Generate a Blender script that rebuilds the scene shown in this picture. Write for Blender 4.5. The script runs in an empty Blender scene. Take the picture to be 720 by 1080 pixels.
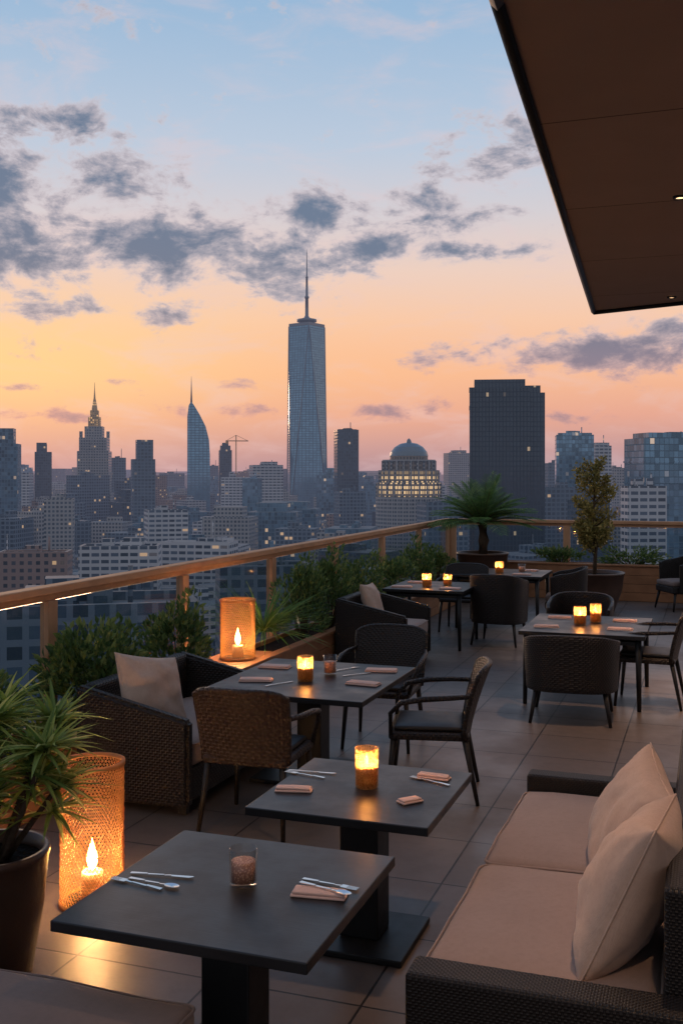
import bpy, bmesh, math, random
from mathutils import Vector, Matrix, noise
random.seed(11)
R=math.radians
sc=bpy.context.scene
sc.view_settings.view_transform='Standard'; sc.view_settings.look='None'; sc.view_settings.exposure=0

# ------------------------------------------------------------------ camera
YAW=R(19.5); CS,SN=math.cos(YAW),math.sin(YAW); EYE=2.0; F=1100.0; HOR=500.0
cam=bpy.data.cameras.new("camera"); cob=bpy.data.objects.new("camera",cam); sc.collection.objects.link(cob)
cam.sensor_fit='VERTICAL'; cam.sensor_height=36; cam.sensor_width=24; cam.lens=36*F/1080
cam.shift_y=-40/1080; cam.clip_end=60000; cam.clip_start=.05
cob.location=(0,0,EYE); cob.rotation_euler=(R(90),0,YAW); sc.camera=cob
def at(depth,lat,z=0): return Vector((-depth*SN+lat*CS, depth*CS+lat*SN, z))
def S(px,py,z):   # survey: point on the horizontal plane z
    d=F*(EYE-z)/(py-HOR); return at(d,(px-360)*d/F,z)

# ------------------------------------------------------------------ node utils
def lin(c):
    return tuple(((x/255)/12.92 if x/255<=.04045 else ((x/255+.055)/1.055)**2.4) for x in c)
def c4(c): return (c[0],c[1],c[2],1)
class NT:
    def __init__(s,nt): s.nt=nt; nt.nodes.clear()
    def n(s,t,**k):
        x=s.nt.nodes.new(t)
        for a,b in k.items(): setattr(x,a,b)
        return x
    def l(s,a,b): s.nt.links.new(a,b)
    def put(s,sock,v):
        if isinstance(v,bpy.types.NodeSocket): s.l(v,sock)
        elif v is not None: sock.default_value=v
    def m(s,op,a,b=None,c=None,clamp=False):
        x=s.n('ShaderNodeMath',operation=op); x.use_clamp=clamp
        s.put(x.inputs[0],a); s.put(x.inputs[1],b); s.put(x.inputs[2],c); return x.outputs[0]
    def v(s,op,a,b=None,out=0):
        x=s.n('ShaderNodeVectorMath',operation=op); s.put(x.inputs[0],a); s.put(x.inputs[1],b); return x.outputs[out]
    def mix(s,f,a,b,mode='MIX'):
        x=s.n('ShaderNodeMix',data_type='RGBA',blend_type=mode)
        s.put(x.inputs[0],f)
        s.put(x.inputs[6],c4(a) if isinstance(a,tuple) else a); s.put(x.inputs[7],c4(b) if isinstance(b,tuple) else b)
        return x.outputs[2]
    def ss(s,v,a,b,lo=0,hi=1):
        x=s.n('ShaderNodeMapRange',interpolation_type='SMOOTHSTEP'); s.put(x.inputs[0],v)
        for i,q in enumerate((a,b,lo,hi)): x.inputs[i+1].default_value=q
        return x.outputs[0]
    def noise(s,vec,scale,det=4,rough=.5,dist=0):
        x=s.n('ShaderNodeTexNoise'); s.put(x.inputs['Vector'],vec); x.inputs['Scale'].default_value=scale
        x.inputs['Detail'].default_value=det; x.inputs['Roughness'].default_value=rough; x.inputs['Distortion'].default_value=dist
        return x.outputs[0]
def newmat(name):
    m=bpy.data.materials.new(name); m.use_nodes=True; return m,NT(m.node_tree)
def out(t,sh): o=t.n('ShaderNodeOutputMaterial'); t.l(sh,o.inputs[0])
def bsdf(t,col,rough=.5,metal=0,spec=.5,normal=None,**k):
    b=t.n('ShaderNodeBsdfPrincipled'); t.put(b.inputs['Base Color'],c4(col) if isinstance(col,tuple) else col)
    t.put(b.inputs['Roughness'],rough); t.put(b.inputs['Metallic'],metal)
    b.inputs['Specular IOR Level'].default_value=spec
    if normal is not None: t.l(normal,b.inputs['Normal'])
    return b
def bump(t,h,st=.3,dist=.01):
    b=t.n('ShaderNodeBump'); b.inputs['Strength'].default_value=st; b.inputs['Distance'].default_value=dist; t.l(h,b.inputs['Height']); return b.outputs[0]

# ------------------------------------------------------------------ world
w=bpy.data.worlds.new("World"); sc.world=w; w.use_nodes=True; t=NT(w.node_tree)
tc=t.n('ShaderNodeTexCoord'); sep=t.n('ShaderNodeSeparateXYZ'); t.l(tc.outputs['Generated'],sep.inputs[0])
X,Y,Z=sep.outputs
az=t.m('ARCTAN2',X,Y)
def sk(px,py): 
    return (math.atan((px-360)/F)-YAW, math.sin(math.atan((HOR-py)/math.hypot(F,px-360))))
ramp=t.n('ShaderNodeValToRGB'); t.l(Z,ramp.inputs[0]); cr=ramp.color_ramp
stops=[(0.0,(168,142,154)),(.025,(198,154,154)),(.055,(231,168,148)),(.095,(248,187,150)),(.145,(248,202,172)),(.19,(238,208,193)),(.24,(214,208,213)),(.30,(188,203,222)),(.41,(154,186,217)),(.65,(118,158,204)),(1,(96,138,190))]
cr.elements[0].position=0; cr.elements[1].position=1
for p,c in stops[1:-1]: cr.elements.new(p)
for e,(p,c) in zip(cr.elements,stops): e.position=p; e.color=c4(lin(c))
col=ramp.outputs[0]
q=t.n('ShaderNodeCombineXYZ'); t.l(az,q.inputs[0]); t.l(Z,q.inputs[1]); q=q.outputs[0]
def blob(px,py,rx,ry,wt):
    a,e=sk(px,py)
    d=t.v('SUBTRACT',q,(a,e,0)); d=t.v('MULTIPLY',d,(F/rx,F/ry*1.03,0)); s_=t.v('DOT_PRODUCT',d,d,1)
    return t.m('MULTIPLY',t.m('EXPONENT',t.m('MULTIPLY',s_,-1)),wt)
col=t.mix(blob(-20,380,260,65,.7),col,lin((255,216,145)))
col=t.mix(blob(380,385,170,60,.3),col,lin((255,190,140)))
blobs=[(50,128,120,24,.95),(0,195,85,45,1.15),(30,255,100,48,1.15),(120,185,80,30,.95),(150,258,90,42,1.1),(230,255,85,36,1.05),(300,285,80,32,1.15),(345,225,70,28,1.0),(395,258,65,25,.9),(460,225,75,30,1.0),(525,155,75,38,.95),(490,265,90,18,.75),(60,325,75,17,.95),(160,330,60,12,.6),(650,372,170,24,1.1),(700,345,70,16,.8),(540,362,60,12,.7),(410,432,70,13,.75),(240,432,80,10,.6),(20,408,50,8,.85),(250,405,30,8,.8),(120,402,30,6,.7),(240,322,80,12,.6),(60,440,100,10,.5),(130,10,110,25,.45),(640,440,100,10,.5)]
ms=None
for b in blobs:
    o=blob(*b); ms=o if ms is None else t.m('MAXIMUM',ms,o)
nv=t.v('MULTIPLY',q,(1.0,1.8,1)); 
n1=t.noise(nv,17,8,.62,.3); n2=t.noise(nv,52,6,.62)
nn=t.m('ADD',t.m('MULTIPLY',n1,.75),t.m('MULTIPLY',n2,.25))
den0=t.m('ADD',nn,t.m('MULTIPLY',t.m('MINIMUM',ms,1.15),.265))
den=t.ss(den0,.585,.72)
core=t.ss(den0,.60,.84)
lowc=t.ss(Z,.05,.17)
edge=t.mix(lowc,lin((218,164,154)),lin((214,200,204)))
dark=t.mix(lowc,lin((148,128,144)),lin((92,114,142)))
cc=t.mix(core,edge,dark)
w1=t.ss(t.noise(t.v('MULTIPLY',q,(1,3.2,1)),9,7,.6,.5),.45,.72,0,.35)
col=t.mix(w1,col,lin((230,203,204)))
col=t.mix(t.m('MULTIPLY',den,.93),col,cc)
fr=t.v('DOT_PRODUCT',tc.outputs['Generated'],(-.45,.89,.0),1)
bk=t.ss(fr,-.25,.5)
col=t.mix(bk,(.39,.42,.49),col)
bg=t.n('ShaderNodeBackground'); t.l(col,bg.inputs[0]); bg.inputs[1].default_value=.98
sky=t.n('ShaderNodeTexSky',sky_type='NISHITA'); sky.sun_disc=False; sky.sun_elevation=R(1.5); sky.sun_rotation=R(-38)
bg2=t.n('ShaderNodeBackground'); t.l(sky.outputs[0],bg2.inputs[0]); bg2.inputs[1].default_value=.006
ad=t.n('ShaderNodeAddShader'); t.l(bg.outputs[0],ad.inputs[0]); t.l(bg2.outputs[0],ad.inputs[1])
o=t.n('ShaderNodeOutputWorld'); t.l(ad.outputs[0],o.inputs[0])
sd=bpy.data.lights.new("sun","SUN"); sd.energy=.5; sd.angle=R(10); sd.color=(1,.6,.36)
so=bpy.data.objects.new("sun",sd); sc.collection.objects.link(so)
so.rotation_euler=Vector((-math.sin(R(-38)),-math.cos(R(-38)),-.12)).to_track_quat('-Z','Y').to_euler()

# ------------------------------------------------------------------ materials
def weave(name,base,cell=.016,rough=.45):
    m,t=newmat(name); tc=t.n('ShaderNodeUVMap'); v=t.v('SCALE',tc.outputs[0]); 
    v.node.inputs['Scale'].default_value=1/cell
    s=t.n('ShaderNodeSeparateXYZ'); t.l(v,s.inputs[0])
    su=t.m('ABSOLUTE',t.m('SINE',t.m('MULTIPLY',s.outputs[0],math.pi))); sv=t.m('ABSOLUTE',t.m('SINE',t.m('MULTIPLY',s.outputs[1],math.pi)))
    ck=t.n('ShaderNodeTexChecker'); t.l(v,ck.inputs['Vector']); ck.inputs['Scale'].default_value=1
    h=t.m('ADD',t.m('MULTIPLY',su,ck.outputs[1]),t.m('MULTIPLY',sv,t.m('SUBTRACT',1.0,ck.outputs[1])))
    nz=t.noise(tc.outputs[0],30,3)
    c=t.mix(t.ss(h,.1,.7),(base[0]*.15,base[1]*.15,base[2]*.15),base)
    c=t.mix(t.m('MULTIPLY',nz,.6),c,(base[0]*1.6,base[1]*1.5,base[2]*1.4))
    b=bsdf(t,c,rough,spec=.3,normal=bump(t,h,.8,cell*.32)); out(t,b.outputs[0]); return m
M={}
M['wicker']=weave('wicker_dark',(.016,.012,.011))
M['wickerfine']=weave('wicker_fine',(.013,.010,.009),.009,.5)
M['wickerbrown']=weave('wicker_brown',(.035,.023,.018),.021)
def simple(name,col,rough=.5,metal=0,spec=.5,nsc=20,var=.25,bst=.1,bd=.003,nscb=80):
    m,t=newmat(name); g=t.n('ShaderNodeTexCoord').outputs['Object']
    f=t.noise(g,nsc,5); c=t.mix(f,tuple(x*(1-var) for x in col),tuple(x*(1+var) for x in col))
    r=t.m('ADD',t.m('MULTIPLY',t.noise(g,nsc*.6,4),.2),rough-.1)
    b=bsdf(t,c,r,metal,spec,bump(t,t.noise(g,nscb,3),bst,bd)); out(t,b.outputs[0]); return m
m,t=newmat('table_black_oak'); g=t.n('ShaderNodeTexCoord').outputs['Object']; gv=t.v('MULTIPLY',g,(1.5,26,4))
gr=t.noise(gv,5,6,.6); sm=t.noise(g,3.5,5,.6)
c=t.mix(gr,(.009,.009,.010),(.019,.018,.019)); rr=t.ss(sm,.3,.7,.3,.46)
b=bsdf(t,c,rr,0,.34,bump(t,gr,.22,.0015)); out(t,b.outputs[0]); M['tabletop']=m
M['metal']=simple('black_metal',(.010,.010,.011),.45,0,.35)
M['legs']=simple('chair_leg',(.014,.011,.01),.5,0,.35)
M['railwood']=simple('rail_bronze_wood',(.5,.27,.15),.68,0,.15,6,.3,.15,.002)
M['planter']=simple('planter_wood',(.32,.145,.07),.55,0,.3,5,.4,.3,.003)
M['soil']=simple('soil',(.018,.012,.009),.95,0,.1,30,.5,1,.02,40)
M['pot']=simple('pot_brown',(.085,.042,.027),.4,0,.45,8,.35,.2,.003)
M['bark']=simple('bark',(.09,.06,.04),.9,0,.1,30,.5,.8,.01)
M['steel']=simple('cutlery_steel',(.75,.73,.71),.2,1,.5,20,.05,0)
M['wax']=simple('candle_wax',(.8,.55,.33),.6)
m,t=newmat('amber_wax'); g=t.n('ShaderNodeTexCoord').outputs['Object']; vo=t.n('ShaderNodeTexVoronoi'); t.l(g,vo.inputs[0]); vo.inputs['Scale'].default_value=140
c=t.mix(t.ss(vo.outputs[0],.15,.55),(.85,.5,.34),(.42,.19,.12)); b=bsdf(t,c,.5); out(t,b.outputs[0]); M['waxdark']=m
def cloth(name,col,cell=500,bst=.35):
    m,t=newmat(name); g=t.n('ShaderNodeTexCoord').outputs['Object']
    big=t.noise(g,5,4); fine=t.noise(g,cell,2); mid=t.noise(g,45,5,.65)
    wv=t.n('ShaderNodeTexWave'); t.l(g,wv.inputs[0]); wv.inputs['Scale'].default_value=130; wv.inputs['Distortion'].default_value=1.5
    c=t.mix(big,tuple(x*.85 for x in col),tuple(x*1.12 for x in col)); c=t.mix(t.m('MULTIPLY',fine,.35),c,tuple(x*.6 for x in col))
    c=t.mix(t.ss(mid,.4,.7,0,.22),c,tuple(x*.6 for x in col))
    h=t.m('ADD',fine,t.m('MULTIPLY',wv.outputs[1],.4)); h=t.m('ADD',h,t.m('MULTIPLY',mid,1.6))
    n=bump(t,h,bst,.002); b=bsdf(t,c,.92,0,.15,n); b.inputs['Sheen Weight'].default_value=.15; out(t,b.outputs[0]); return m
M['cushion']=cloth('cushion_greige',(.39,.28,.235))
M['pillow']=cloth('pillow_beige',(.57,.395,.30))
M['napkin']=cloth('napkin_blush',(.72,.47,.39),300)
M['bench']=cloth('bench_fabric',(.22,.16,.14))
m,t=newmat('terrace_tiles'); g=t.n('ShaderNodeTexCoord').outputs['Object']
bt=t.n('ShaderNodeTexBrick'); t.l(g,bt.inputs['Vector']); bt.offset=0; bt.squash=1
for k,v_ in (('Scale',1),('Mortar Size',.0055),('Mortar Smooth',.2),('Brick Width',.62),('Row Height',.62),('Bias',0)): bt.inputs[k].default_value=v_
bt.inputs['Color1'].default_value=(.15,.115,.10,1); bt.inputs['Color2'].default_value=(.105,.083,.074,1); bt.inputs['Mortar'].default_value=(.018,.014,.012,1)
st=t.noise(g,1.3,6,.6); f=t.noise(g,60,4)
c=t.mix(t.ss(st,.35,.7,0,.4),bt.outputs[0],(.062,.05,.045)); c=t.mix(t.m('MULTIPLY',f,.25),c,(.17,.14,.12))
c=t.mix(t.ss(t.noise(g,9,7,.7),.5,.75,0,.3),c,(.045,.038,.035))
c=t.mix(bt.outputs[1],c,(.018,.014,.012))
h=t.m('ADD',t.m('MULTIPLY',bt.outputs[1],-1.0),t.m('MULTIPLY',f,.12))
rg=t.ss(st,.3,.7,.32,.55); b=bsdf(t,c,rg,0,.4,bump(t,h,.6,.004)); out(t,b.outputs[0]); M['floor']=m
m,t=newmat('canopy_soffit'); g=t.n('ShaderNodeTexCoord').outputs['Object']
bt=t.n('ShaderNodeTexBrick'); t.l(g,bt.inputs['Vector']); bt.offset=0
for k,v_ in (('Scale',1),('Mortar Size',.008),('Brick Width',2.4),('Row Height',2.0)): bt.inputs[k].default_value=v_
bt.inputs['Color1'].default_value=(.38,.26,.21,1); bt.inputs['Color2'].default_value=(.34,.235,.19,1); bt.inputs['Mortar'].default_value=(.08,.05,.04,1)
c=t.mix(t.m('MULTIPLY',t.noise(g,2,6),.4),bt.outputs[0],(.2,.135,.11))
b=bsdf(t,c,.7,0,.2,bump(t,bt.outputs[1],.3,-.005)); out(t,b.outputs[0]); M['canopy']=m
def glass(name,tint,gl=.08,trans=None,tw=.0,vs=.4):
    m,t=newmat(name); tr=t.n('ShaderNodeBsdfTransparent'); tr.inputs[0].default_value=c4(tint)
    g=t.n('ShaderNodeBsdfGlossy'); g.inputs['Roughness'].default_value=.03
    lw=t.n('ShaderNodeLayerWeight'); lw.inputs[0].default_value=.5
    mx=t.n('ShaderNodeMixShader'); t.l(t.m('ADD',t.m('MULTIPLY',t.m('POWER',lw.outputs['Facing'],4.0),.6),gl,clamp=True),mx.inputs[0]); t.l(tr.outputs[0],mx.inputs[1]); t.l(g.outputs[0],mx.inputs[2])
    s=mx.outputs[0]
    if trans:
        tl=t.n('ShaderNodeBsdfTranslucent'); tl.inputs[0].default_value=c4(trans)
        m2=t.n('ShaderNodeMixShader')
        gg=t.n('ShaderNodeTexCoord').outputs['Object']; vo=t.n('ShaderNodeTexVoronoi'); t.l(gg,vo.inputs[0]); vo.inputs['Scale'].default_value=130
        t.l(t.m('ADD',t.m('MULTIPLY',t.ss(vo.outputs[0],.2,.6),vs),tw,clamp=True),m2.inputs[0]); t.l(s,m2.inputs[1]); t.l(tl.outputs[0],m2.inputs[2]); s=m2.outputs[0]
    out(t,s); return m
M['railglass']=glass('rail_glass',(.86,.9,.92),.03)
M['glass']=glass('tumbler_glass',(.98,.96,.94),.03)
M['amber']=glass('amber_glass',(.98,.84,.66),.03,(1,.62,.3),.14,.35)
def emis(name,col,st):
    m,t=newmat(name); e=t.n('ShaderNodeEmission'); e.inputs[0].default_value=c4(col); e.inputs[1].default_value=st; out(t,e.outputs[0]); return m
M['flame']=emis('flame',(1,.62,.2),22); M['downlight']=emis('downlight_lens',(1,.6,.3),3)
m,t=newmat('lantern_rattan'); b=bsdf(t,(.6,.33,.15),.6,0,.2); tl=t.n('ShaderNodeBsdfTranslucent'); tl.inputs[0].default_value=(.9,.48,.19,1)
mx=t.n('ShaderNodeMixShader'); mx.inputs[0].default_value=.5; t.l(b.outputs[0],mx.inputs[1]); t.l(tl.outputs[0],mx.inputs[2]); out(t,mx.outputs[0]); M['rattan']=m
def leafmat(name,a,b_,c_):
    m,t=newmat(name); gi=t.n('ShaderNodeNewGeometry').outputs['Random Per Island']
    r=t.n('ShaderNodeValToRGB'); t.l(gi,r.inputs[0]); r.color_ramp.elements[0].color=c4(a); r.color_ramp.elements[1].color=c4(c_); e=r.color_ramp.elements.new(.6); e.color=c4(b_)
    b=bsdf(t,r.outputs[0],.5,0,.35); tl=t.n('ShaderNodeBsdfTranslucent'); t.l(r.outputs[0],tl.inputs[0])
    mx=t.n('ShaderNodeMixShader'); mx.inputs[0].default_value=.35; t.l(b.outputs[0],mx.inputs[1]); t.l(tl.outputs[0],mx.inputs[2]); out(t,mx.outputs[0]); return m
M['leaf']=leafmat('leaf_shrub',(.045,.09,.03),(.11,.18,.05),(.24,.27,.08))
M['leafbright']=leafmat('leaf_dracaena',(.10,.18,.04),(.3,.37,.08),(.62,.6,.2))
M['leafpalm']=leafmat('leaf_palm',(.06,.14,.04),(.13,.25,.06),(.26,.36,.11))
M['leafolive']=leafmat('leaf_olive',(.13,.12,.035),(.3,.25,.07),(.5,.38,.13))
def haze(t,sh,L=6500):  # aerial haze painted into city materials as emission, growing with distance from origin
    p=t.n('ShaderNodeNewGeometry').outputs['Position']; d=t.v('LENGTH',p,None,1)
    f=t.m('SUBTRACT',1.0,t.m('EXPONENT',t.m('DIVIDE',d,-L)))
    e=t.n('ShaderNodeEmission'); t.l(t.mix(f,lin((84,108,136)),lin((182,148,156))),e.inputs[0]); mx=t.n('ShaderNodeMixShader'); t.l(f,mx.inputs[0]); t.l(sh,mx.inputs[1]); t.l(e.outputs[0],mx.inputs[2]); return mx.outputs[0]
def facade(name,wall,gl,cu=4,cv=3.8,fu=.3,fv=.35,lit=.05,rough=.15,ls=.5,litcol=(1,.62,.3),var=.5,met=0):
    m,t=newmat(name); uv=t.n('ShaderNodeUVMap').outputs[0]; s=t.n('ShaderNodeSeparateXYZ'); t.l(uv,s.inputs[0])
    u=t.m('DIVIDE',s.outputs[0],cu); v=t.m('DIVIDE',s.outputs[1],cv)
    wm=t.m('MULTIPLY',t.m('GREATER_THAN',t.m('FRACT',u),fu),t.m('GREATER_THAN',t.m('FRACT',v),fv))
    cb=t.n('ShaderNodeCombineXYZ'); t.l(t.m('FLOOR',u),cb.inputs[0]); t.l(t.m('FLOOR',v),cb.inputs[1])
    wn=t.n('ShaderNodeTexWhiteNoise',noise_dimensions='2D'); t.l(cb.outputs[0],wn.inputs['Vector']); rn=wn.outputs[0]
    up=t.n('ShaderNodeSeparateXYZ'); t.l(t.n('ShaderNodeNewGeometry').outputs['Normal'],up.inputs[0]); roof=t.m('GREATER_THAN',up.outputs[2],.6); side=t.m('SUBTRACT',1.0,roof)
    wm=t.m('MULTIPLY',wm,side)
    big=t.noise(t.v('SCALE',uv),1,4); big.node.inputs['Vector'].links[0].from_node.inputs['Scale'].default_value=.02
    isl=t.n('ShaderNodeNewGeometry').outputs['Random Per Island']
    wl=t.mix(big,tuple(x*.7 for x in wall),tuple(x*1.25 for x in wall))
    wl=t.mix(t.m('MULTIPLY',isl,.5),wl,tuple(x*1.7 for x in wall))
    gc=t.mix(rn,tuple(x*(1-var) for x in gl),tuple(x*(1+var) for x in gl))
    c=t.mix(wm,wl,gc); pos=t.n('ShaderNodeNewGeometry').outputs['Position']
    c=t.mix(roof,c,t.mix(t.noise(pos,.05,4),(.07,.075,.085),(.26,.25,.25)))
    rr=t.m('SUBTRACT',.75,t.m('MULTIPLY',wm,.75-rough))
    b=bsdf(t,c,rr,t.m('MULTIPLY',wm,met),.6)
    cl=t.ss(t.noise(t.v('SCALE',cb.outputs[0]),.15,2),.45,.6)
    cl.node.inputs[0].links[0].from_node.inputs['Vector'].links[0].from_node.inputs['Scale'].default_value=1
    lt=t.m('MULTIPLY',t.m('MULTIPLY',wm,cl),t.m('GREATER_THAN',wn.outputs[0],1-lit))
    b.inputs['Emission Color'].default_value=c4(litcol); t.l(t.m('MULTIPLY',lt,ls),b.inputs['Emission Strength'])
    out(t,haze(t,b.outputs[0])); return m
FA=[facade('facade_slate',(.12,.15,.19),(.045,.07,.10)),
    facade('facade_stone',(.29,.27,.265),(.05,.07,.09),3.4,3.6,.42,.45),
    facade('facade_white',(.42,.41,.42),(.07,.09,.12),5,3.6,.2,.5),
    facade('facade_glass',(.10,.15,.19),(.15,.25,.33),3,3.8,.12,.15,.04,.1,met=.5),
    facade('facade_brick',(.23,.15,.13),(.05,.05,.06),3.6,3.4,.5,.5,.08),
    facade('facade_dark',(.05,.063,.08),(.04,.06,.085),3,3.8,.18,.28,.02,.12)]
FDARK=facade('facade_black_glass',(.022,.03,.04),(.02,.033,.048),2.6,3.8,.3,.2,.012,.1,.4,(1,.7,.4),.3)
FWTC=facade('facade_tower_glass',(.05,.10,.14),(.16,.30,.40),6,4,.14,.22,.003,.08,.4,(1,.7,.4),.14,.65)
FGOLD=facade('facade_gilded',(.6,.36,.16),(.3,.2,.1),2.5,3,.4,.4,.6,.3,.9,(1,.55,.2))
FDOME=facade('facade_lit_arcade',(.3,.22,.17),(.08,.07,.06),3.2,4.6,.35,.4,.9,.3,.95,(1,.66,.32))
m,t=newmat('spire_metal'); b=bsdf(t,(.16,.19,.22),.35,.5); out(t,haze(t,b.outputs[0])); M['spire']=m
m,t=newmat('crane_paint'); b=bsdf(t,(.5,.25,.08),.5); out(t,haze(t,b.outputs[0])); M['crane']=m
m,t=newmat('city_ground_mat'); g=t.n('ShaderNodeTexCoord').outputs['Object']
vo=t.n('ShaderNodeTexVoronoi'); t.l(g,vo.inputs[0]); vo.inputs['Scale'].default_value=.012
c=t.mix(t.noise(g,.02,5),(.05,.055,.065),(.13,.13,.14)); c=t.mix(.4,c,t.mix(vo.outputs[1],(.05,.055,.06),(.17,.17,.18)))
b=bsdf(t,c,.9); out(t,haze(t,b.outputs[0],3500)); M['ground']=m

# ------------------------------------------------------------------ mesh utils
def obj(name,bm,mats,parent=None,loc=(0,0,0),rot=None,smooth=False,uv=True):
    if uv:
        bm.normal_update(); L=bm.loops.layers.uv.verify()
        for f in bm.faces:
            n=f.normal
            if abs(n.z)>.7: 
                for l in f.loops: l[L].uv=(l.vert.co.x,l.vert.co.y)
            else:
                tx=Vector((-n.y,n.x,0)); tx.normalize()
                for l in f.loops: l[L].uv=(l.vert.co.dot(tx),l.vert.co.z)
    me=bpy.data.meshes.new(name); bm.to_mesh(me); bm.free()
    if not isinstance(mats,(list,tuple)): mats=[mats]
    for m in mats: me.materials.append(m)
    if smooth:
        for p in me.polygons: p.use_smooth=True
    ob=bpy.data.objects.new(name,me); sc.collection.objects.link(ob)
    if parent: ob.parent=parent
    ob.location=loc
    if rot is not None: ob.rotation_euler=rot
    return ob
def grp(name,loc,rz=0):
    e=bpy.data.objects.new(name,None); sc.collection.objects.link(e); e.location=loc; e.rotation_euler=(0,0,rz); e.empty_display_size=.1; return e
def bmbox(bm,x0,x1,y0,y1,z0,z1,mi=0,rz=0,c=None):
    vs=[bm.verts.new((x,y,z)) for z in (z0,z1) for x,y in ((x0,y0),(x1,y0),(x1,y1),(x0,y1))]
    fs=[(3,2,1,0),(4,5,6,7),(0,1,5,4),(1,2,6,5),(2,3,7,6),(3,0,4,7)]
    for f in fs:
        q=bm.faces.new([vs[i] for i in f]); q.material_index=mi
    if rz: 
        M_=Matrix.Rotation(rz,3,'Z'); cc=Vector(c or ((x0+x1)/2,(y0+y1)/2,0))
        for v in vs: v.co=M_@(v.co-cc)+cc
    return vs
def box(name,x0,x1,y0,y1,z0,z1,mat,parent=None,bev=.005,seg=2,**k):
    bm=bmesh.new(); bmbox(bm,x0,x1,y0,y1,z0,z1)
    if bev: bmesh.ops.bevel(bm,geom=bm.edges[:]+bm.verts[:],offset=bev,segments=seg,profile=.5,affect='EDGES')
    return obj(name,bm,mat,parent,**k)
def bmtube(bm,pts,rads,n=8,mi=0,cap=True):
    pts=[Vector(p) for p in pts]; rings=[]; 
    for i,p in enumerate(pts):
        d=(pts[min(i+1,len(pts)-1)]-pts[max(i-1,0)]).normalized()
        a=d.cross(Vector((0,0,1))); 
        if a.length<.05: a=d.cross(Vector((0,1,0)))
        a.normalize(); b=d.cross(a)
        r=rads[i] if isinstance(rads,(list,tuple)) else rads
        rings.append([bm.verts.new(p+a*r*math.cos(k*2*math.pi/n)+b*r*math.sin(k*2*math.pi/n)) for k in range(n)])
    for r0,r1 in zip(rings,rings[1:]):
        for k in range(n):
            f=bm.faces.new((r0[k],r0[(k+1)%n],r1[(k+1)%n],r1[k])); f.material_index=mi; f.smooth=True
    if cap:
        f=bm.faces.new(rings[0][::-1]); f.material_index=mi; f=bm.faces.new(rings[-1]); f.material_index=mi
def tube(name,pts,rads,mat,parent=None,n=8):
    bm=bmesh.new(); bmtube(bm,pts,rads,n); bmesh.ops.recalc_face_normals(bm,faces=bm.faces); return obj(name,bm,mat,parent)
def bmlathe(bm,prof,n=32,mi=0,c=(0,0)):
    rings=[]
    for r,z in prof:
        if r<1e-5: rings.append([bm.verts.new((c[0],c[1],z))])
        else: rings.append([bm.verts.new((c[0]+r*math.cos(k*2*math.pi/n),c[1]+r*math.sin(k*2*math.pi/n),z)) for k in range(n)])
    for a,b in zip(rings,rings[1:]):
        for k in range(n):
            k2=(k+1)%n
            vs=[a[k%len(a)],a[k2%len(a)],b[k2%len(b)],b[k%len(b)]]; u=[]
            for v in vs:
                if v not in u: u.append(v)
            if len(u)>2: f=bm.faces.new(u); f.material_index=mi; f.smooth=True
def lathe(name,prof,mat,parent=None,n=32,loc=(0,0,0)):
    bm=bmesh.new(); bmlathe(bm,prof,n); ob=obj(name,bm,mat,parent,loc); return ob
def surf(name,fn,nu,nv,mat,parent,thick,us,vs_):
    bm=bmesh.new(); g=[[bm.verts.new(fn(-1+2*i/nu,j/nv)) for i in range(nu+1)] for j in range(nv+1)]
    L=bm.loops.layers.uv.verify()
    for j in range(nv):
        for i in range(nu):
            f=bm.faces.new((g[j][i],g[j][i+1],g[j+1][i+1],g[j+1][i])); f.smooth=True
            for l,(a,b) in zip(f.loops,((i,j),(i+1,j),(i+1,j+1),(i,j+1))): l[L].uv=(a/nu*us,b/nv*vs_)
    ob=obj(name,bm,mat,parent,uv=False); s=ob.modifiers.new('s','SOLIDIFY'); s.thickness=thick; s.offset=0
    b=ob.modifiers.new('b','BEVEL'); b.width=thick*.3; b.segments=2; b.limit_method='ANGLE'; b.angle_limit=R(50)
    return ob
def cushion(name,x0,x1,y0,y1,z0,z1,mat,parent,puff=.02,r=.04,pipe=False):
    w_,d_,h=x1-x0,y1-y0,z1-z0; bm=bmesh.new(); bmbox(bm,x0,x1,y0,y1,z0,z1)
    bmesh.ops.bevel(bm,geom=bm.edges[:],offset=r,segments=3,profile=.5,affect='EDGES')
    bmesh.ops.triangulate(bm,faces=[f for f in bm.faces if f.calc_area()>.005]); 
    bmesh.ops.subdivide_edges(bm,edges=[e for e in bm.edges if e.calc_length()>.12],cuts=5,use_grid_fill=True)
    sd=random.random()*50
    if pipe:
        rr=r*.55; zz=z1-r*.32; ring=[]
        for cx,cy,a0 in ((x1-r,y1-r,0),(x0+r,y1-r,90),(x0+r,y0+r,180),(x1-r,y0+r,270)):
            for k in range(5):
                a=R(a0+k*22.5); ring.append(Vector((cx+r*.93*math.cos(a),cy+r*.93*math.sin(a),zz)))
        full=[]
        for i in range(len(ring)):
            a,b=ring[i],ring[(i+1)%len(ring)]; nsub=max(1,int((b-a).length/.12))
            for s_ in range(nsub): full.append(a.lerp(b,s_/nsub))
        bmtube(bm,full+[full[0]],.0055,6,0,False)
    for v in bm.verts:
        u=(v.co.x-x0)/w_*2-1; q_=(v.co.y-y0)/d_*2-1
        k=max(0,1-u**4)*max(0,1-q_**4)
        if v.co.z>(z0+z1)/2: v.co.z+=puff*k
        v.co+=Vector(noise.noise_vector(v.co*5+Vector((sd,0,0))))*(.009 if pipe else .006)*(1 if h>.03 else .35)
    return obj(name,bm,mat,parent,smooth=True)
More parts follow.
